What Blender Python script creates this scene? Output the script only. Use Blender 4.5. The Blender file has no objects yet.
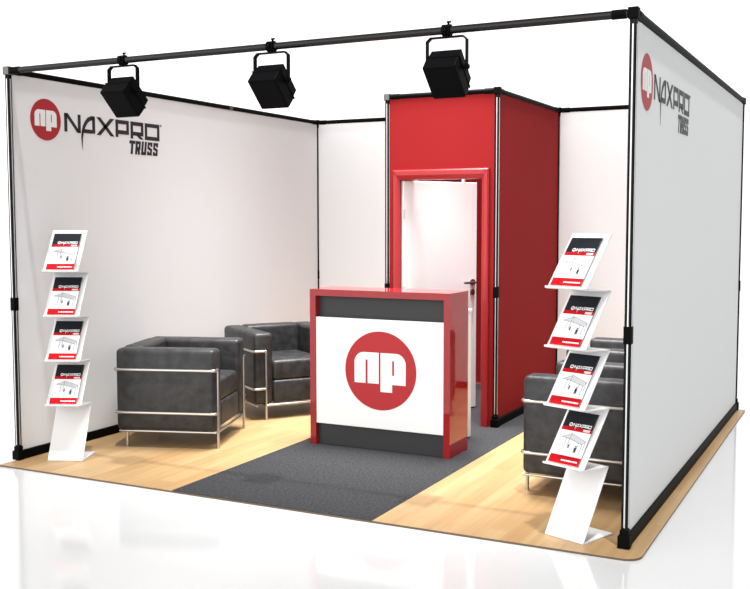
import bpy, bmesh, math, random
from mathutils import Vector, Matrix
random.seed(7)
S = bpy.context.scene
COL = S.collection
R = math.radians

# ------------------------------------------------------------------ camera
cd = bpy.data.cameras.new('camera')
cam = bpy.data.objects.new('camera', cd); COL.objects.link(cam)
cam.location = (4.9984, -4.7233, 1.5613)
cam.rotation_euler = (1.4961, 0.001, 0.469)
cd.sensor_fit = 'HORIZONTAL'; cd.sensor_width = 36.0
cd.lens = 1007.73 * 36.0 / 750.0
cd.clip_end = 500
S.camera = cam

# ------------------------------------------------------------------ world: bright white hall, dimmer to the +x side
W = bpy.data.worlds.new('world'); S.world = W; W.use_nodes = True
nt = W.node_tree; nt.nodes.clear()
wo = nt.nodes.new('ShaderNodeOutputWorld'); bg = nt.nodes.new('ShaderNodeBackground')
tc = nt.nodes.new('ShaderNodeTexCoord'); sx = nt.nodes.new('ShaderNodeSeparateXYZ')
nt.links.new(tc.outputs['Generated'], sx.inputs[0])
def wmath(op, a, b):
    n = nt.nodes.new('ShaderNodeMath'); n.operation = op
    for k, v in enumerate((a, b)):
        if hasattr(v, 'links'): nt.links.new(v, n.inputs[k])
        else: n.inputs[k].default_value = v
    return n.outputs[0]
WORLD, FRONT, RIGHT, UP = 1.32, 1.25, 0.88, 1.30
right = wmath('MULTIPLY', wmath('MAXIMUM', sx.outputs['X'], 0.0), RIGHT)
front = wmath('MULTIPLY', wmath('MAXIMUM', wmath('MULTIPLY', sx.outputs['Y'], -1.0), 0.0), FRONT)
up = wmath('MULTIPLY', wmath('MAXIMUM', wmath('SUBTRACT', sx.outputs['Z'], 0.25), 0.0), UP)
level = wmath('MULTIPLY', wmath('MAXIMUM', wmath('SUBTRACT', wmath('ADD', wmath('SUBTRACT', 1.0, right), front), up), 0.05), WORLD)
nt.links.new(level, bg.inputs['Strength']); bg.inputs['Color'].default_value = (1, 1, 1, 1)
nt.links.new(bg.outputs[0], wo.inputs[0])

# ------------------------------------------------------------------ sun and an added overhead fill
def lamp(name, kind, loc, energy, direction, **kw):
    d = bpy.data.lights.new(name, kind); d.energy = energy
    for k, v in kw.items(): setattr(d, k, v)
    o = bpy.data.objects.new(name, d); COL.objects.link(o); o.location = loc
    o.rotation_euler = Vector(direction).to_track_quat('-Z', 'Y').to_euler()
    return o
lamp('overhead_sun', 'SUN', (3, -2, 8), 2.6, (-0.12, 0.13, -1), angle=R(1.6))
lamp('overhead_fill', 'AREA', (2.0, 2.0, 5.0), 135, (0, 0, -1), shape='SQUARE', size=1.8, spread=R(62))  # added area light, no visible fixture: brightens the floor and walls inside the booth

S.view_settings.view_transform = 'Standard'
S.view_settings.look = 'None'
S.view_settings.exposure = 0.13
S.view_settings.gamma = 1.0
S.view_settings.use_curve_mapping = False

# ------------------------------------------------------------------ materials
def mat(name, col, rough=0.5, metal=0.0, spec=0.5, coat=0.0, noise=None, bump=None):
    """noise = (scale, amount) mottles the colour; bump = (scale, strength, distance)"""
    m = bpy.data.materials.new(name); m.use_nodes = True
    t = m.node_tree; b = t.nodes['Principled BSDF']
    b.inputs['Base Color'].default_value = (*col, 1)
    b.inputs['Roughness'].default_value = rough; b.inputs['Metallic'].default_value = metal
    b.inputs['Specular IOR Level'].default_value = spec
    b.inputs['Coat Weight'].default_value = coat; b.inputs['Coat Roughness'].default_value = 0.03
    c = t.nodes.new('ShaderNodeTexCoord')
    if noise:
        n = t.nodes.new('ShaderNodeTexNoise'); n.inputs['Scale'].default_value = noise[0]
        n.inputs['Detail'].default_value = 6
        t.links.new(c.outputs['Object'], n.inputs['Vector'])
        r = t.nodes.new('ShaderNodeValToRGB')
        k = noise[1]
        r.color_ramp.elements[0].position = 0.3; r.color_ramp.elements[1].position = 0.7
        r.color_ramp.elements[0].color = (*[x * (1 - k) for x in col], 1)
        r.color_ramp.elements[1].color = (*[min(1, x * (1 + k)) for x in col], 1)
        t.links.new(n.outputs['Fac'], r.inputs[0]); t.links.new(r.outputs[0], b.inputs['Base Color'])
    if bump:
        n2 = t.nodes.new('ShaderNodeTexNoise'); n2.inputs['Scale'].default_value = bump[0]
        n2.inputs['Detail'].default_value = 4
        t.links.new(c.outputs['Object'], n2.inputs['Vector'])
        bp = t.nodes.new('ShaderNodeBump'); bp.inputs['Strength'].default_value = bump[1]
        bp.inputs['Distance'].default_value = bump[2]
        t.links.new(n2.outputs['Fac'], bp.inputs['Height']); t.links.new(bp.outputs[0], b.inputs['Normal'])
    return m

def wood_mat():
    m = bpy.data.materials.new('pale_wood'); m.use_nodes = True
    t = m.node_tree; b = t.nodes['Principled BSDF']
    c = t.nodes.new('ShaderNodeTexCoord')
    mp = t.nodes.new('ShaderNodeMapping'); mp.inputs['Rotation'].default_value = (0, 0, R(90))
    t.links.new(c.outputs['Object'], mp.inputs['Vector'])
    br = t.nodes.new('ShaderNodeTexBrick'); br.offset = 0.37
    br.inputs['Scale'].default_value = 1.0
    br.inputs['Brick Width'].default_value = 1.15; br.inputs['Row Height'].default_value = 0.105
    br.inputs['Mortar Size'].default_value = 0.0012
    br.inputs['Color1'].default_value = (0.36, 0.220, 0.099, 1)
    br.inputs['Color2'].default_value = (0.42, 0.280, 0.140, 1)
    br.inputs['Mortar'].default_value = (0.36, 0.225, 0.105, 1)
    t.links.new(mp.outputs[0], br.inputs['Vector'])
    m2 = t.nodes.new('ShaderNodeMapping'); m2.inputs['Scale'].default_value = (26, 1.3, 1)
    t.links.new(c.outputs['Object'], m2.inputs['Vector'])
    n = t.nodes.new('ShaderNodeTexNoise'); n.inputs['Scale'].default_value = 1; n.inputs['Detail'].default_value = 5
    t.links.new(m2.outputs[0], n.inputs['Vector'])
    r = t.nodes.new('ShaderNodeValToRGB')
    r.color_ramp.elements[0].position = 0.3; r.color_ramp.elements[1].position = 0.72
    r.color_ramp.elements[0].color = (0.84, 0.82, 0.78, 1); r.color_ramp.elements[1].color = (1.05, 1.05, 1.05, 1)
    t.links.new(n.outputs['Fac'], r.inputs[0])
    mx = t.nodes.new('ShaderNodeMix'); mx.data_type = 'RGBA'; mx.blend_type = 'MULTIPLY'; mx.inputs[0].default_value = 1
    t.links.new(br.outputs['Color'], mx.inputs[6]); t.links.new(r.outputs[0], mx.inputs[7])
    t.links.new(mx.outputs[2], b.inputs['Base Color'])
    b.inputs['Roughness'].default_value = 0.42; b.inputs['Specular IOR Level'].default_value = 0.3
    return m

M = {}
M['ground'] = mat('white_floor', (0.575, 0.575, 0.575), 0.08, spec=1.0)
M['wood'] = wood_mat()
M['edge'] = mat('brown_edge', (0.10, 0.065, 0.04), 0.5)
M['carpet'] = mat('grey_carpet', (0.038, 0.038, 0.040), 1.0, spec=0.05, noise=(70, 0.42), bump=(260, 0.6, 0.004))
M['fabric'] = mat('white_fabric', (0.79, 0.797, 0.80), 0.95, spec=0.1, bump=(900, 0.05, 0.001))
M['redwall'] = mat('red_fabric', (0.255, 0.013, 0.014), 0.75, spec=0.08)
M['redgloss'] = mat('red_gloss', (0.30, 0.014, 0.018), 0.03, spec=0.38)
M['redframe'] = mat('red_satin', (0.32, 0.016, 0.019), 0.28, spec=0.35)
M['redprint'] = mat('red_print', (0.41, 0.022, 0.027), 0.5, spec=0.3)
M['black'] = mat('black_metal', (0.003, 0.003, 0.0035), 0.25, spec=0.12)
M['blackgloss'] = mat('black_gloss_metal', (0.004, 0.004, 0.0045), 0.2, spec=0.3)
M['blackmatt'] = mat('black_powder_coat', (0.003, 0.003, 0.0035), 0.5, spec=0.035)
M['dullalu'] = mat('dull_aluminium', (0.15, 0.15, 0.15), 0.5, metal=1.0)
M['alu'] = mat('aluminium', (0.66, 0.655, 0.65), 0.3, metal=1.0)
M['chrome'] = mat('brushed_chrome', (0.52, 0.51, 0.49), 0.3, metal=1.0)
M['leather'] = mat('charcoal_leather', (0.021, 0.021, 0.022), 0.48, spec=0.45, noise=(16, 0.6), bump=(38, 0.35, 0.006))
M['whitepaint'] = mat('white_lacquer', (0.84, 0.835, 0.83), 0.35, spec=0.4)
M['whitemetal'] = mat('white_coated_steel', (0.70, 0.70, 0.70), 0.35, spec=0.4)
M['charcoal'] = mat('charcoal_panel', (0.033, 0.033, 0.035), 0.5, spec=0.35)
M['ink'] = mat('black_print', (0.022, 0.022, 0.026), 0.5, spec=0.3)
M['coverblack'] = mat('black_cover_print', (0.012, 0.014, 0.018), 0.5, spec=0.12)
M['coverred'] = mat('red_cover_print', (0.48, 0.003, 0.008), 0.5, spec=0.1)
M['whiteprint'] = mat('white_print', (0.85, 0.85, 0.85), 0.5, spec=0.3)
M['greyprint'] = mat('grey_print', (0.16, 0.17, 0.19), 0.5, spec=0.3)
M['palegrey'] = mat('pale_grey_print', (0.55, 0.56, 0.58), 0.5, spec=0.3)
M['paper'] = mat('white_paper', (0.82, 0.82, 0.82), 0.45, spec=0.3)
M['steel'] = mat('dull_steel', (0.36, 0.30, 0.31), 0.3, metal=1.0)
M['lens'] = mat('dark_glass', (0.002, 0.002, 0.0025), 0.3, spec=0.04)

# ------------------------------------------------------------------ mesh helpers
def new(): return bmesh.new()

def link(name, bm, m, parent=None, smooth=False):
    me = bpy.data.meshes.new(name)
    bmesh.ops.recalc_face_normals(bm, faces=bm.faces)
    bm.to_mesh(me); bm.free()
    me.materials.append(M[m] if isinstance(m, str) else m)
    if smooth:
        for p in me.polygons: p.use_smooth = True
        me.set_sharp_from_angle(angle=R(38))
    o = bpy.data.objects.new(name, me); COL.objects.link(o)
    if parent: o.parent = parent
    return o

def box(bm, x0, x1, y0, y1, z0, z1, bev=0.0, seg=2, mtx=None):
    t = bmesh.new()
    bmesh.ops.create_cube(t, size=1.0)
    for v in t.verts:
        v.co = Vector(((x0 + x1) / 2 + v.co.x * (x1 - x0), (y0 + y1) / 2 + v.co.y * (y1 - y0), (z0 + z1) / 2 + v.co.z * (z1 - z0)))
    if bev > 0:
        bmesh.ops.bevel(t, geom=list(t.edges), offset=bev, segments=seg, profile=0.5, affect='EDGES')
    if mtx: bmesh.ops.transform(t, matrix=mtx, verts=t.verts)
    me = bpy.data.meshes.new('tmp'); t.to_mesh(me); t.free(); bm.from_mesh(me); bpy.data.meshes.remove(me)
    return bm

def fillet(pts, rad, n=5, closed=False):
    pts = [Vector(p) for p in pts]; out = []
    N = len(pts)
    for i, p in enumerate(pts):
        if not closed and i in (0, N - 1): out.append(p); continue
        a = pts[i - 1] - p; b = pts[(i + 1) % N] - p
        ang = a.angle(b); d = min(rad / math.tan(ang / 2), a.length * .49, b.length * .49)
        p0 = p + a.normalized() * d; p1 = p + b.normalized() * d
        for k in range(n + 1):
            t = k / n
            out.append(p0 * (1 - t) ** 2 + p * 2 * t * (1 - t) + p1 * t ** 2)
    return out

def tube(bm, pts, r, seg=10, closed=False):
    pts = [Vector(p) for p in pts]; N = len(pts); rings = []
    prev = None
    for i, p in enumerate(pts):
        if closed: t = (pts[(i + 1) % N] - pts[i - 1]).normalized()
        else: t = (pts[min(i + 1, N - 1)] - pts[max(i - 1, 0)]).normalized()
        if prev is None:
            u = t.orthogonal().normalized()
        else:
            u = (prev - t * prev.dot(t)).normalized()
        prev = u; w = t.cross(u)
        rings.append([bm.verts.new(p + (u * math.cos(2 * math.pi * k / seg) + w * math.sin(2 * math.pi * k / seg)) * r) for k in range(seg)])
    for i in range(N if closed else N - 1):
        a, b = rings[i], rings[(i + 1) % N]
        off = 0
        if closed and i == N - 1:
            off = min(range(seg), key=lambda q: (a[0].co - b[q].co).length)
        for k in range(seg):
            bm.faces.new((a[k], a[(k + 1) % seg], b[(k + 1 + off) % seg], b[(k + off) % seg]))
    if not closed:
        bm.faces.new(rings[0][::-1]); bm.faces.new(rings[-1])
    return bm

def prism(bm, poly, y0, y1, axis='y'):
    """extrude a 2D polygon (a, b) along one axis: axis y -> (a, y, b); axis z -> (a, b, z)"""
    f = (lambda a, b, t: (a, t, b)) if axis == 'y' else (lambda a, b, t: (a, b, t))
    A = [bm.verts.new(f(a, b, y0)) for a, b in poly]; B = [bm.verts.new(f(a, b, y1)) for a, b in poly]
    n = len(poly)
    bm.faces.new(A); bm.faces.new(B[::-1])
    for i in range(n): bm.faces.new((A[i], B[i], B[(i + 1) % n], A[(i + 1) % n]))
    return bm

def empty(name, loc, rz=0.0):
    o = bpy.data.objects.new(name, None); COL.objects.link(o)
    o.location = loc; o.rotation_euler = (0, 0, rz); o.empty_display_size = 0.1
    return o

def tag(o, label, cat, group=None):
    o['label'] = label; o['category'] = cat
    if group: o['group'] = group
    return o

def struct(o, label=None, cat=None):
    o['kind'] = 'structure'
    if label: o['label'] = label
    if cat: o['category'] = cat
    return o

# ------------------------------------------------------------------ flat printing: polygons in (u, v), mapped on a plane
def flat(bm, polys, O, U, V, off, th=0.0006):
    O, U, V = Vector(O), Vector(U), Vector(V); N = U.cross(V)
    for poly in polys:
        a = [bm.verts.new(O + U * u + V * v + N * off) for u, v in poly]
        b = [bm.verts.new(O + U * u + V * v + N * (off - th)) for u, v in poly]
        n = len(poly)
        bm.faces.new(a); bm.faces.new(b[::-1])
        for i in range(n): bm.faces.new((a[i], a[(i + 1) % n], b[(i + 1) % n], b[i]))
    return bm

def stroke(pts, w, closed=False):
    """mitred poly-line of width w -> list of quads"""
    P = [Vector(p) for p in pts]; N = len(P); L = []; Rr = []
    if not isinstance(w, (list, tuple)): w = [w] * N
    for i in range(N):
        if closed: a, b = P[i - 1], P[(i + 1) % N]
        else: a, b = P[max(i - 1, 0)], P[min(i + 1, N - 1)]
        d0 = (P[i] - a).normalized() if (P[i] - a).length > 1e-9 else (b - P[i]).normalized()
        d1 = (b - P[i]).normalized() if (b - P[i]).length > 1e-9 else d0
        n0 = Vector((-d0.y, d0.x)); n1 = Vector((-d1.y, d1.x))
        m = (n0 + n1)
        m = n0 if m.length < 1e-6 else m.normalized()
        s = (w[i] / 2) / max(0.45, m.dot(n0))
        L.append(P[i] + m * s); Rr.append(P[i] - m * s)
    q = []
    for i in range(N if closed else N - 1):
        j = (i + 1) % N
        q.append([tuple(L[i]), tuple(Rr[i]), tuple(Rr[j]), tuple(L[j])])
    return q

def circle(r, n=64, cx=0, cy=0): return [(cx + r * math.cos(2 * math.pi * k / n), cy + r * math.sin(2 * math.pi * k / n)) for k in range(n)]

def np_polys(r):
    """the white n and p of the round emblem, radius r"""
    def arc(cx, cy, rad, a0, a1, n=8): return [(cx + rad * math.cos(R(a0 + (a1 - a0) * k / n)), cy + rad * math.sin(R(a0 + (a1 - a0) * k / n))) for k in range(n + 1)]
    b, t = -0.33, 0.46
    ps = []
    ps.append([(-.73, b), (-.415, b), (-.415, .27)] + [(-.415, t)] + arc(-.73 + .27, t - .27, .27, 90, 180))      # n left leg
    ps.append([(-.415, .27), (-.355, .27), (-.355, t), (-.415, t)])
    ps.append([(-.355, b), (-.04, b), (-.04, t), (-.355, t)])
    ps.append([(.01, -.53), (.335, -.53), (.335, t), (.01, t)])                                                     # p stem
    ps.append([(.335, .27), (.39, .27), (.39, t), (.335, t)])
    ps.append([(.335, b), (.39, b), (.39, -.1), (.335, -.1)])
    ps.append([(.39, b), (.71, b)] + arc(.71 - .27, t - .27, .27, 0, 90) + [(.39, t)])
    return [[(x * r, y * r) for x, y in p] for p in ps]

def wordmark():
    """the big lettering, x 0..1.0 m wide, y 0..0.125 m tall; the A has a long tail"""
    h = .125; s = .0285; q = []
    c = s / 2
    # N
    q += stroke([(c, 0), (c, h)], s); q += stroke([(.157 - c, 0), (.157 - c, h)], s)
    q.append([(0, h), (s * 1.25, h), (.157, 0), (.157 - s * 1.25, 0)])
    # A: upright on the right, sloping arc into the tail, cross bar
    q += stroke([(.299 - c, .006), (.299 - c, h)], s)
    arc = [(.299 - c, h - .012), (.262, h - .014), (.232, h - .026), (.207, h - .050), (.188, h - .080), (.175, h - .115), (.168, h - .155), (.168, h - .198), (.173, h - .240)]
    q += stroke(arc, [s, s, s, s * .95, s * .9, s * .8, s * .6, s * .35, .001])
    q += stroke([(.183, .017), (.299 - s, .017)], s * .95)
    # X
    q.append([(.312, h), (.312 + .042, h), (.498, 0), (.498 - .042, 0)]); q.append([(.312, 0), (.312 + .042, 0), (.498, h), (.498 - .042, h)])
    # P
    q += stroke([(.510 + c, 0), (.510 + c, h)], s)
    q += stroke([(.510 + s, h - c), (.655 - c, h - c), (.655 - c, .052 - c), (.510 + s, .052 - c)], s)
    # R
    x0 = .672; x1 = .817
    q += stroke([(x0 + c, 0), (x0 + c, h)], s)
    q += stroke([(x0 + s, h - c), (x1 - c, h - c), (x1 - c, .052 - c), (x0 + s, .052 - c)], s)
    q.append([(x0 + .052, .034), (x0 + .095, .034), (x1 + .002, 0), (x1 - .040, 0)])
    # O
    x0 = .832; x1 = 1.003
    q += stroke([(x0 + c, c), (x0 + c, h - c), (x1 - c, h - c), (x1 - c, c)], s, closed=True)
    return q

def truss_word():
    """small slanted word, 0..0.325 m wide, 0.1 tall"""
    h = .100; s = .0235; c = s / 2; q = []
    def put(x, polys): 
        for p in polys: q.append([(x + u + v * .13, v) for u, v in p])
    w = .058
    put(0, stroke([(0, h - c), (w + .008, h - c)], s) + stroke([(w / 2 + .004, 0), (w / 2 + .004, h - s)], s))
    put(.070, stroke([(c, 0), (c, h)], s) + stroke([(s, h - c), (w - c, h - c), (w - c, h * .46), (s, h * .46)], s * .9) + stroke([(w * .58, h * .44), (w - c, 0)], s))
    put(.137, stroke([(c, h), (c, c), (w - c, c), (w - c, h)], s))
    for x in (.204, .271):
        put(x, stroke([(w - c, h * .66), (w - c, h - c), (c, h - c), (c, h * .56), (w - c, h * .42), (w - c, c), (c, c), (c, h * .3)], s * .9))
    return q

def regmark():
    return stroke(circle(.009, 16), .0022, closed=True) + stroke([(-.003, -.005), (-.003, .005), (.003, .004), (.003, 0), (-.003, 0)], .002) + stroke([(0, 0), (.004, -.005)], .002)

def wall_logo(parent, O, U, V):
    """emblem and lettering printed on a fabric wall; O is the centre of the round emblem"""
    O, U, V = Vector(O), Vector(U), Vector(V)
    e = link('round_emblem', flat(new(), [circle(.1365)], O, U, V, .0015), 'redprint', parent); e['label'] = 'red round emblem with white letters n and p'
    link('emblem_lettering', flat(new(), np_polys(.1365), O, U, V, .0025), 'whiteprint', e)
    b = new(); flat(b, wordmark(), O + U * .168 - V * .064, U, V, .0015)
    flat(b, regmark(), O + U * 1.188 + V * .055, U, V, .0015)
    w = link('logo_lettering', b, 'ink', parent); w['label'] = 'black wordmark lettering'
    link('logo_subtitle', flat(new(), truss_word(), O + U * .815 - V * .178, U, V, .0015), 'ink', parent)

# ================================================================== SETTING
BW, BD, BH = 3.935, 3.895, 2.5          # booth width, depth, height
CX0, CX1, CY = 1.522, 2.421, 2.356      # cabin
PZ = 0.0                                # top of the booth floor
# hall floor (polished white) below the thin floor boards
b = new(); box(b, -40, 40, -30, 60, -.25, -.012)
struct(link('floor', b, 'ground'), 'polished white hall floor around the booth', 'floor')
def plate(name, poly, mt, z0, z1):
    b = new(); prism(b, poly, z0, z1, 'z'); return link(name, b, mt)
yf = -.155
def rc(cx, cy, r, a0, a1, n=8): return [(cx + r * math.cos(R(a0 + (a1 - a0) * k / n)), cy + r * math.sin(R(a0 + (a1 - a0) * k / n))) for k in range(n + 1)]
XL, XR = -.005, 4.012
# thin board under everything, its edge is the dark brown line
struct(plate('floor_board', [(XL, yf)] + [(3.93, yf)] + rc(3.955, yf + .08, .08, -90, 0)[:] + [(XR, 3.925), (XL, 3.925)], 'edge', -.012, -.002), 'thin dark edge board under the wood and carpet', 'floor')
struct(plate('floor_left', [(XL, yf), (1.368, yf), (1.368, 3.925), (XL, 3.925)], 'wood', -.002, 0), 'pale wood floor on the left side of the booth', 'floor')
struct(plate('floor_right', [(2.665, yf)] + rc(3.955, yf + .08, .08, -90, 0) + [(XR, 3.925), (2.665, 3.925)], 'wood', -.002, 0), 'pale wood floor on the right side of the booth', 'floor')
tag(plate('carpet', [(1.368, yf), (2.665, yf), (2.665, 3.86), (1.368, 3.86)], 'carpet', -.002, .0015), 'dark grey felt carpet strip running up to the red cabin', 'carpet')

# fabric walls
def wall(name, x0, x1, y0, y1, z0, z1, mt, label):
    b = new(); box(b, x0, x1, y0, y1, z0, z1)
    return struct(link(name, b, mt), label, 'wall')
T = .012
wl = wall('wall_left', -T / 2, T / 2, .02, BD - .02, .06, BH - .015, 'fabric', 'white fabric wall on the left with red and black logo')
wall_logo(wl, (T / 2, .305, 2.22), (0, 1, 0), (0, 0, 1))
wr = wall('wall_right', BW - T / 2, BW + T / 2, .02, BD - .02, .06, BH - .015, 'fabric', 'white fabric wall on the right, logo on its outer face')
wall_logo(wr, (BW + T / 2, .272, 2.22), (0, 1, 0), (0, 0, 1))
wall('wall_back_left', .02, CX0 - .02, BD - T / 2, BD + T / 2, .06, BH - .015, 'fabric', 'white fabric back wall left of the red cabin')
wall('wall_back_right', CX1 + .02, BW - .02, BD - T / 2, BD + T / 2, .06, BH - .015, 'fabric', 'white fabric back wall right of the red cabin')
# cabin: front wall with the door opening, side walls, back
DX0, DX1, DZ = 1.636, 2.312, 1.862
b = new()
box(b, CX0 + .02, DX0, CY - T / 2, CY + T / 2, .0, BH - .015)
box(b, DX1, CX1 - .02, CY - T / 2, CY + T / 2, .0, BH - .015)
box(b, DX0, DX1, CY - T / 2, CY + T / 2, DZ, BH - .015)
struct(link('wall_cabin_front', b, 'redwall'), 'red front wall of the cabin around the door', 'wall')
wall('wall_cabin_right', CX1 - T / 2, CX1 + T / 2, CY + .02, BD - .02, .06, BH - .015, 'redwall', 'red side wall of the cabin facing right')
wall('wall_cabin_left', CX0 - T / 2, CX0 + T / 2, CY + .02, BD - .02, .06, BH - .015, 'redwall', 'red side wall of the cabin facing left')
wall('wall_cabin_back', CX0 + .02, CX1 - .02, BD - T / 2, BD + T / 2, .06, BH - .015, 'redwall', 'red back wall inside the cabin')

# door frame and ajar leaf
dr = empty('door_1', ((DX0 + DX1) / 2, CY, 0)); struct(dr, 'white door standing ajar in a red frame', 'door')
def dl(x): return x - (DX0 + DX1) / 2
b = new()
FW, FD = .056, .034
prof = [(0, 0), (0, -.016), (.006, -.022), (FW * .45, -FD), (FW - .010, -FD), (FW, -FD + .010), (FW, 0)]
def trim_bar(b, p0, p1, inward, miter):
    """moulding along p0-p1 in the wall plane; inward = 2D direction from the outer to the inner edge"""
    d = (Vector(p1) - Vector(p0)).normalized(); n = Vector(inward)
    A = []; B = []
    for (t, y) in prof:
        A.append(b.verts.new((p0[0] + n.x * (FW - t) + d.x * (FW - t) * miter[0], y - T / 2, p0[1] + n.y * (FW - t) + d.y * (FW - t) * miter[0])))
        B.append(b.verts.new((p1[0] + n.x * (FW - t) - d.x * (FW - t) * miter[1], y - T / 2, p1[1] + n.y * (FW - t) - d.y * (FW - t) * miter[1])))
    k = len(prof)
    for i in range(k): b.faces.new((A[i], A[(i + 1) % k], B[(i + 1) % k], B[i]))
    b.faces.new(A); b.faces.new(B[::-1])
xo0, xo1, zo = dl(DX0) - FW, dl(DX1) + FW, DZ + .075
FW0 = FW
trim_bar(b, (xo0, 0.0), (xo0, zo), (1, 0), (0, 1))
trim_bar(b, (xo1, 0.0), (xo1, zo), (-1, 0), (0, 1))
FW = .075; prof = [(0, 0), (0, -.016), (.006, -.022), (FW * .45, -FD), (FW - .010, -FD), (FW, -FD + .010), (FW, 0)]
trim_bar(b, (xo0, zo), (xo1, zo), (0, -1), (FW0 / FW, FW0 / FW))
# reveal behind the mouldings
box(b, dl(DX0) - .02, dl(DX0), 0, .09, 0, DZ + .02); box(b, dl(DX1), dl(DX1) + .02, 0, .09, 0, DZ + .02); box(b, dl(DX0), dl(DX1), 0, .09, DZ, DZ + .02)
link('door_frame', b, 'redframe', dr)
leafw = .752
hx, hy = dl(DX0) + .004, .012
ang = math.atan2(3.045 - CY - hy, 1.995 - DX0 - .004)
leaf = link('door_leaf', box(new(), 0, leafw, -.02, .02, .012, DZ - .006, .003, 1), 'whitepaint', dr)
leaf.location = (hx, hy, 0); leaf.rotation_euler = (0, 0, ang); leaf['label'] = 'white door leaf'
b = new()
hxp = leafw - .048
tube(b, [(hxp, -.020, 1.045), (hxp, -.030, 1.045)], .027, 20)
tube(b, [(hxp, -.020, .965), (hxp, -.029, .965)], .025, 20)
tube(b, fillet([(hxp, -.028, 1.045), (hxp, -.070, 1.045), (hxp - .125, -.070, 1.045)], .02), .0095, 10)
tube(b, [(hxp, -.029, .97), (hxp, -.034, .97)], .008, 10); 
link('door_handle', b, 'steel', leaf, True)['label'] = 'dull steel lever handle with round rosettes'
for z in (.25, 1.0, 1.6):
    b = new(); tube(b, [(0, -.026, z - .04), (0, -.026, z + .04)], .007, 10); link('hinge', b, 'alu', leaf, True)
b = new(); tube(b, [(dl(2.145), .05, DZ - .035), (dl(2.145), .05, DZ + .002)], .008, 10)
link('door_buffer', b, 'whitepaint', dr, True)['label'] = 'small white peg under the top of the frame'

# ================================================================== TRUSS FRAME
def post(x, y, label, z1=BH, cm='blackmatt'):
    r = empty('frame_post', (x, y, 0)); tag(r, label, 'post', 'upright frame posts')
    b = new(); a, g = .0165, .0075
    poly = []
    # square profile with a groove in each face
    for k in range(4):
        c, s = math.cos(k * math.pi / 2), math.sin(k * math.pi / 2)
        for (u, v) in ((a, -a + .005), (a, -g), (a - .006, -g), (a - .006, g), (a, g), (a, a - .005), (a - .005, a)):
            poly.append((c * u - s * v, s * u + c * v))
    prism(b, poly, .05, z1 - .02, 'z'); link('profile', b, 'black', r)
    b = new()
    for k in range(4):
        mt = Matrix.Rotation(k * math.pi / 2, 4, 'Z')
        t = new(); tube(t, [(a - .003, 0, .10), (a - .003, 0, z1 - .05)], .0047, 8)
        bmesh.ops.transform(t, matrix=mt, verts=t.verts)
        me = bpy.data.meshes.new('tmp'); t.to_mesh(me); t.free(); b.from_mesh(me); bpy.data.meshes.remove(me)
    link('inset_strip', b, 'alu', r, True)['label'] = 'silver strip in the post groove'
    link('splice_collar', box(new(), -.0195, .0195, -.0195, .0195, .975, 1.06, .003, 1), 'blackmatt', r)
    link('corner_connector', box(new(), -.0245, .0245, -.0245, .0245, z1 - .026, z1 + .026, .004, 2), cm, r)
    b = new(); box(b, -.029, .029, -.029, .029, .002, .062, .004, 2); box(b, -.021, .021, -.021, .021, .06, .09, .003, 1)
    link('foot', b, 'blackmatt', r)
    return r
post(0, 0, 'black frame post at the free front end of the left wall', cm='dullalu')
post(BW, 0, 'black frame post at the free front end of the right wall')
post(0, BD, 'black frame post in the corner of the left wall and back wall')
post(BW, BD, 'black frame post at the far back end of the right wall')
post(CX0, CY, 'front left corner post of the red cabin', cm='dullalu')
post(CX1, CY, 'front right corner post of the red cabin')
post(CX1, BD, 'post where the red cabin side meets the back wall')

def rail(p0, p1, label, mt='blackmatt', joint=True, r=.0195, group='top rails of the frame'):
    p0, p1 = Vector(p0), Vector(p1); mid = (p0 + p1) / 2
    o = empty('top_rail', mid); tag(o, label, 'rail', group)
    d = (p1 - p0) / 2; u = d.normalized()
    link('rail_tube', tube(new(), [-d + u * .028, d - u * .028], r, 16), mt, o, True)
    for s in (-1, 1):
        link('end_sleeve', tube(new(), [s * (d - u * .034), s * (d - u * .10)], r + .003, 16), 'blackmatt', o, True)
    if joint:
        q = u * (2.418 - d.length); link('joint_sleeve', tube(new(), [q - u * .022, q + u * .022], r + .0015, 16), 'dullalu', o, True)
    # keder profile under the tube that grips the fabric
    return o
rail((0, 0, BH), (BW, 0, BH), 'long black front bar carrying the three floodlights', mt='blackgloss', joint=False)
rail((0, 0, BH), (0, BD, BH), 'black rail along the top of the left wall')
rail((BW, 0, BH), (BW, BD, BH), 'thick black rail along the top of the right wall', joint=False, r=.024)
rail((0, BD, BH), (CX0, BD, BH), 'rail along the top of the back wall left of the cabin', joint=False)
rail((CX1, BD, BH), (BW, BD, BH), 'rail along the top of the back wall right of the cabin', joint=False)
rail((CX0, CY, BH), (CX1, CY, BH), 'rail along the top front of the red cabin', joint=False)
rail((CX1, CY, BH), (CX1, BD, BH), 'rail along the top of the red cabin side', joint=False)

def base_rail(x0, x1, y0, y1, label, h=.06, mt='blackmatt'):
    mx, my = (x0 + x1) / 2, (y0 + y1) / 2
    o = link('base_rail', box(new(), x0 - mx, x1 - mx, y0 - my, y1 - my, 0, h, .006, 2), mt, None)
    o.location = (mx, my, .0005)
    return tag(o, label, 'rail', 'base rails of the frame')
base_rail(-.022, .022, .037, BD - .037, 'black base rail along the foot of the left wall')
base_rail(BW - .022, BW + .022, .037, BD - .037, 'black base rail along the foot of the right wall')
base_rail(.037, CX0 - .037, BD - .022, BD + .022, 'base rail along the foot of the back wall left of the cabin')
base_rail(CX1 + .037, BW - .037, BD - .022, BD + .022, 'base rail along the foot of the back wall right of the cabin')
base_rail(CX1 - .022, CX1 + .022, CY + .037, BD - .037, 'black base rail along the foot of the red cabin side')
base_rail(CX0 - .022, CX0 + .022, CY + .037, BD - .037, 'black base rail on the hidden left side of the red cabin')
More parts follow.
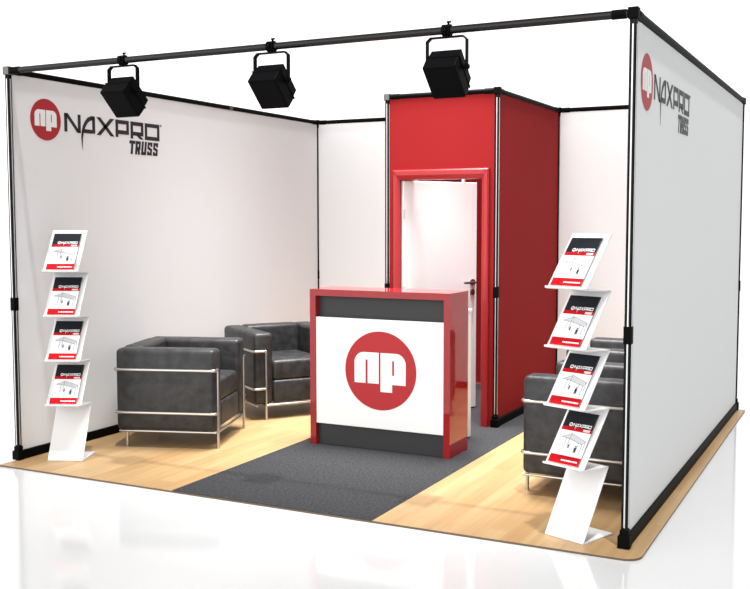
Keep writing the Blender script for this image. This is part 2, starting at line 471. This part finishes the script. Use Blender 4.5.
base_rail(CX0 + .037, CX1 - .037, BD - .022, BD + .022, 'pale base rail along the red wall inside the cabin', mt='alu')

# ================================================================== FLOODLIGHTS on the front bar
def clampring(bm, r0, r1, x0, x1, n=20):
    q = [[bm.verts.new((x, r * math.cos(2 * math.pi * k / n), r * math.sin(2 * math.pi * k / n))) for k in range(n)] for x, r in ((x0, r0), (x0, r1), (x1, r1), (x1, r0))]
    for i in range(4):
        for k in range(n): bm.faces.new((q[i][k], q[i][(k + 1) % n], q[(i + 1) % 4][(k + 1) % n], q[(i + 1) % 4][k]))
def floodlight(x, label):
    r = empty('floodlight', (x, 0, BH)); tag(r, label, 'spotlight', 'floodlights on the front bar')
    # yoke
    yw = .107
    b = new()
    path = [(-yw, -.205), (-yw, -.052), (-yw + .02, -.034), (yw - .02, -.034), (yw, -.052), (yw, -.205)]
    for quad in stroke(path, .007):
        prism(b, quad, -.014, .014, 'y')
    link('yoke', b, 'blackmatt', r)
    # clamp around the bar
    b = new(); clampring(b, .0205, .029, -.022, .022)
    box(b, -.015, .015, -.020, .020, -.036, -.0265, .003, 1)
    box(b, -.012, .012, -.040, -.0265, -.012, .020, .003, 1)
    c = link('clamp', b, 'blackmatt', r, True)
    b = new(); tube(b, [(.008, 0, .028), (.008, 0, .040)], .006, 8); box(b, -.002, .022, -.004, .004, .036, .045, .002, 1)
    link('wing_screw', b, 'blackmatt', c, True)
    # housing: tilted box, big face looks forwards and down
    a = .805
    n = Vector((0, -math.cos(a), -math.sin(a))); dn = Vector((0, math.sin(a), -math.cos(a)))
    mt = Matrix(((1, 0, 0, 0), (0, dn.y, n.y, 0), (0, dn.z, n.z, -.224), (0, 0, 0, 1)))
    # local frame of the box: X width, Y down the big face, Z towards the big face
    w, L, D = .178, .200, .112
    h = new(); box(h, -w / 2, w / 2, -L / 2, L / 2, -.022, D / 2, .008, 2, mt)
    hs = link('housing', h, 'blackmatt', r)
    h = new()
    w2, L2 = w - .012, L - .012
    lo = [(-w2 / 2, -L2 / 2), (w2 / 2, -L2 / 2), (w2 / 2, L2 / 2), (-w2 / 2, L2 / 2)]
    A = [h.verts.new(mt @ Vector((u, v, -.026))) for u, v in lo]
    B = [h.verts.new(mt @ Vector((u * .97, v * .97, -.086))) for u, v in lo]
    h.faces.new(A); h.faces.new(B[::-1])
    for i in range(4): h.faces.new((A[i], A[(i + 1) % 4], B[(i + 1) % 4], B[i]))
    box(h, -w / 2 - .003, w / 2 + .003, -L / 2 - .003, L / 2 + .003, -.030, -.020, .003, 1, mt)
    link('rear_shell', h, 'blackmatt', r)
    h = new(); box(h, -w / 2 + .010, w / 2 - .010, -L / 2 + .010, L / 2 - .010, D / 2 - .001, D / 2 + .0015, 0, 1, mt)
    link('face_panel', h, 'lens', r)['label'] = 'flat black face panel'
    for s in (-1, 1):
        h = new(); tube(h, [(s * (w / 2 - .002), 0, -.185), (s * (yw + .012), 0, -.185)], .012, 12)
        link('tilt_knob', h, 'blackmatt', r, True)
    return r
floodlight(.934, 'leftmost black floodlight hanging from the front bar above the left logo')
floodlight(1.973, 'middle black floodlight hanging from the front bar')
floodlight(3.009, 'rightmost black floodlight hanging in front of the red cabin top')

# ================================================================== COUNTER
ct = empty('reception_counter', (1.985, 1.26, 0))
tag(ct, 'red gloss reception counter with white front bearing a round red emblem', 'counter')
cw, cdp, chh, tk = .524, .315, 1.082, .045      # half width, depth, height, frame thickness
b = new()
box(b, -cw, -cw + tk, 0, cdp, .0015, chh - tk, 0); box(b, cw - tk, cw, 0, cdp, .0015, chh - tk, 0); box(b, -cw, cw, 0, cdp, chh - tk, chh, 0)
bmesh.ops.remove_doubles(b, verts=b.verts, dist=1e-5)
link('red_surround', b, 'redgloss', ct)
iw = cw - tk - .001
fp = link('front_panel', box(new(), -iw, iw, .004, .030, .152, .890, .002, 1), 'whitepaint', ct); fp['label'] = 'white front panel'
link('upper_panel', box(new(), -iw, iw, .050, .070, .880, chh - tk - .001), 'charcoal', ct)['label'] = 'charcoal strip below the top'
link('plinth', box(new(), -iw, iw, .035, .060, .002, .160), 'charcoal', ct)['label'] = 'charcoal kick plate'
e = link('round_emblem', flat(new(), [circle(.266, 96)], (.018, .004, .546), (1, 0, 0), (0, 0, 1), .0012), 'redprint', fp); e['label'] = 'red round emblem with white letters n and p'
link('emblem_lettering', flat(new(), np_polys(.266), (.018, .004, .546), (1, 0, 0), (0, 0, 1), .0022), 'whiteprint', fp)
b = new(); box(b, -cw + .12, cw - .12, .09, .68, .012, .905, .002, 1)
link('back_cabinet', b, 'whitepaint', ct)['label'] = 'white cabinet behind the red surround'
link('cabinet_top', box(new(), -cw + .118, cw - .118, cdp + .002, .69, .905, .925, .002, 1), 'whitepaint', ct)

# ================================================================== ARMCHAIRS
def armchair(loc, rz, label, inset=.056):
    """local +x is the way the chair faces"""
    r = empty('armchair', loc, rz); tag(r, label, 'armchair', 'charcoal leather armchairs')
    hd, hw, H, z0 = .352, .388, .682, .122
    aw, bt = .158, .155
    def cush(name, *a, bev=.028):
        b = new(); box(b, *a, bev, 4)
        o = link(name, b, 'leather', r, True); return o
    for s in (-1, 1):
        y0, y1 = (hw - aw, hw) if s > 0 else (-hw, -hw + aw)
        cush('armrest', -hd + .004, hd, y0, y1, z0, H, bev=.032)
    cush('backrest', -hd, -hd + bt, -hw + aw - .012, hw - aw + .012, z0, H + .004, bev=.032)
    cush('seat_cushion', -hd + bt - .01, hd - .012, -hw + aw + .002, hw - aw - .002, .302, .462, bev=.032)
    cush('seat_base', -hd + bt - .01, hd - .006, -hw + aw + .002, hw - aw - .002, z0 + .004, .306, bev=.024)
    tr = .0098
    lx, ly = hd + tr * .35, hw - inset
    # rails: from the front leg round the outer corner, along the side, behind the back and round to the other front leg
    for nm, z in (('upper_rail', .540), ('lower_rail', .245)):
        o_ = tr * .5
        path = [(lx, -ly, z), (lx, -hw - o_, z), (-hd - o_, -hw - o_, z), (-hd - o_, hw + o_, z), (lx, hw + o_, z), (lx, ly, z)]
        b = new(); tube(b, fillet(path, .035, 6), tr, 12)
        link(nm, b, 'chrome', r, True)
    b = new(); zb = z0 - .008
    tube(b, fillet([(lx, -ly, zb), (lx, ly, zb), (-hd + .06, ly, zb), (-hd + .06, -ly, zb)], .02, 4, True), tr * .95, 12, True)
    for s in (-1, 1):
        tube(b, [(-hd + .02, s * (hw - .02), zb), (hd - .0, s * (hw - .02), zb)], tr * .8, 10)
    link('base_frame', b, 'chrome', r, True)
    for sy in (-1, 1):
        b = new(); tube(b, [(lx, sy * ly, .001), (lx, sy * ly, .540)], tr, 12); tube(b, [(lx, sy * ly, .0005), (lx, sy * ly, .010)], tr * 1.3, 12)
        link('leg', b, 'chrome', r, True)
        b = new(); tube(b, [(-hd + .06, sy * ly, .001), (-hd + .06, sy * ly, zb)], tr * 1.15, 12); tube(b, [(-hd + .06, sy * ly, .0005), (-hd + .06, sy * ly, .010)], tr * 1.5, 12)
        link('leg', b, 'chrome', r, True)
    return r
armchair((.530, 1.045, 0), .333, 'charcoal leather armchair with chrome frame nearest the left brochure stand')
armchair((.612, 2.260, 0), -.61, 'charcoal leather armchair half hidden behind the reception counter', .095)
armchair((3.548, 1.060, 0), math.pi, 'charcoal leather armchair directly behind the right brochure stand', .115)
armchair((3.42, 2.345, 0), math.pi, 'charcoal leather armchair deepest along the right wall, beyond the other one', .115)

# ================================================================== BROCHURE STANDS
def stand(ox, oy, th, label, which):
    r = empty('brochure_stand', (ox, oy, 0), th); tag(r, label, 'brochure stand', 'brochure stands')
    w, d, z1, sp, t0 = .230, .198, .365, .2885, .348
    hw, tt = w / 2, .006
    def sheet(pts):
        q = stroke(pts, tt); b = new()
        for poly in q:
            # poly is (depth, z) -> extrude over the width
            A = [b.verts.new((-hw, u, v)) for u, v in poly]; B = [b.verts.new((hw, u, v)) for u, v in poly]
            b.faces.new(A); b.faces.new(B[::-1])
            for i in range(4): b.faces.new((A[i], B[i], B[(i + 1) % 4], A[(i + 1) % 4]))
        return b
    link('base_plate', sheet([(.0, .0045), (d + .045, .0045)]), 'whitemetal', r)
    zz = [(0.0, .004), (d, t0)]
    link('lower_panel', sheet([(.002, .004), (d, t0)]), 'whitemetal', r)
    slots = []
    for k in range(4):
        zf, zb = z1 + k * sp, t0 + (k + 1) * sp - (.014 if k == 3 else 0)
        yl = -.004
        link('tray', sheet([(d, t0 + k * sp), (yl, zf - .004)]), 'whitemetal', r)
        link('lip', sheet([(yl, zf - .004), (yl - .017, zf + .001), (yl - .018, zf + .008)]), 'whitemetal', r)
        link('back_panel', sheet([(yl, zf - .004), (d, zb)]), 'whitemetal', r)
        slots.append((yl, zf - .004, zb))
    # brochures are things of their own
    bw, bh, bt_ = .178, .285, .0125
    for k, (yl, zf, zb) in enumerate(slots):
        slope = math.atan2(zb - zf, d - yl)            # angle of the panel above the horizontal
        c, s = math.cos(th), math.sin(th)
        up = Vector((0, math.cos(slope), math.sin(slope))); nrm = Vector((0, -math.sin(slope), math.cos(slope)))
        base = Vector((-.004, yl, zf)) + nrm * (tt / 2 + .001) + up * .008
        o = empty('brochure', (ox + c * base.x - s * base.y, oy + s * base.x + c * base.y, base.z))
        o.rotation_euler = (slope, 0, th)
        names = ('lowest', 'second lowest', 'second highest', 'topmost')
        tag(o, names[k] + ' brochure on the ' + which + ' white stand, black and red cover', 'brochure', 'brochures on the stands')
        # local: x width, y up the cover, z out of the cover
        pg = link('pages', box(new(), -bw / 2, bw / 2, 0, bh, 0, bt_ - .0012), 'paper', o)
        cv = link('cover', box(new(), -bw / 2 - .0005, bw / 2 + .0005, -.0005, bh + .0005, bt_ - .0012, bt_), 'paper', o)
        def rect(x0, x1, y0, y1): return [(x0 * bw - bw / 2, y0 * bh), (x1 * bw - bw / 2, y0 * bh), (x1 * bw - bw / 2, y1 * bh), (x0 * bw - bw / 2, y1 * bh)]
        O0 = (0, 0, bt_); U = (1, 0, 0); V = (0, 1, 0)
        e = .0005
        link('title_band', flat(new(), [rect(0, 1, .695, 1)], O0, U, V, e), 'coverblack', cv)['label'] = 'black band at the top of the cover'
        link('red_band', flat(new(), [rect(0, 1, .625, .695)], O0, U, V, e), 'coverred', cv)['label'] = 'thin red band below the black band'
        link('red_band', flat(new(), [rect(0, 1, 0, .155)], O0, U, V, e), 'coverred', cv)['label'] = 'red band at the foot of the cover'
        link('spine_strip', box(new(), bw / 2 + .0005, bw / 2 + .002, 0, bh, bt_ - .004, bt_), 'ink', o)
        # lettering
        b = new(); sc = .106
        wm = [[(u * sc - bw / 2 + .060, v * sc * 1.3 + .712 * bh) for u, v in p] for p in wordmark()]
        flat(b, wm, O0, U, V, e * 2)
        lg = [[(u - bw / 2 + .046, v + .742 * bh) for u, v in p] for p in [circle(.0105, 24)]]
        link('emblem_disc', flat(new(), lg, O0, U, V, e * 2), 'whiteprint', cv)
        ts = [[(u * .12 - bw / 2 + .126, v * .12 + .640 * bh) for u, v in p] for p in truss_word()]
        flat(b, ts, O0, U, V, e * 2)
        # fine line of small print on the lower red band
        xx = .40
        while xx < .93:
            ln = random.choice((.03, .045, .06)); flat(b, [rect(xx, min(.94, xx + ln), .055, .082)], O0, U, V, e * 2); xx += ln + .012
        link('cover_lettering', b, 'whiteprint', cv)
        b = new(); flat(b, [[(u - bw / 2 + .046, v + .742 * bh) for u, v in p] for p in np_polys(.0095)], O0, U, V, e * 3)
        link('cover_emblem', b, 'coverred', cv)
        # drawing: outline of a small pavilion with two figures
        f = lambda x, y: (x * bw - bw / 2, y * bh)
        b = new(); lw = .0024
        dr_ = [[f(.12, .49), f(.42, .575), f(.93, .47), f(.86, .40), f(.40, .475), f(.12, .49)], [f(.42, .575), f(.40, .475)],
               [f(.86, .41), f(.86, .22)], [f(.73, .43), f(.73, .24)], [f(.93, .47), f(.93, .30)], [f(.30, .48), f(.30, .30)], [f(.40, .47), f(.40, .33)]]
        for p in dr_: flat(b, stroke(p, lw), O0, U, V, e)
        link('cover_drawing', b, 'greyprint', cv)['label'] = 'grey line drawing of a pavilion'
        b = new(); flat(b, [[f(.14, .487), f(.42, .567), f(.90, .468), f(.85, .41), f(.40, .480)]], O0, U, V, e * .6)
        link('drawing_roof', b, 'palegrey', cv)
        b = new()
        for (x, y, hh) in ((.45, .30, .085), (.69, .235, .13)):
            w_ = .022 * hh / .1
            flat(b, [[f(x - w_, y), f(x - w_ * .2, y), f(x, y + hh * .4), f(x + w_ * .3, y), f(x + w_ * 1.1, y), f(x + w_ * 1.2, y + hh * .75), f(x - w_ * 1.2, y + hh * .75)]], O0, U, V, e)
            flat(b, [circle(hh * .11 * bh, 12, *f(x, y + hh * .9))], O0, U, V, e)
        link('drawing_figures', b, 'ink', cv)['label'] = 'two tiny black figures'
    return r
stand(.302, .103, .42, 'white zigzag brochure stand in front of the left wall', 'left')
stand(3.642, -.012, -.36, 'white zigzag brochure stand beside the front post of the right wall', 'right')
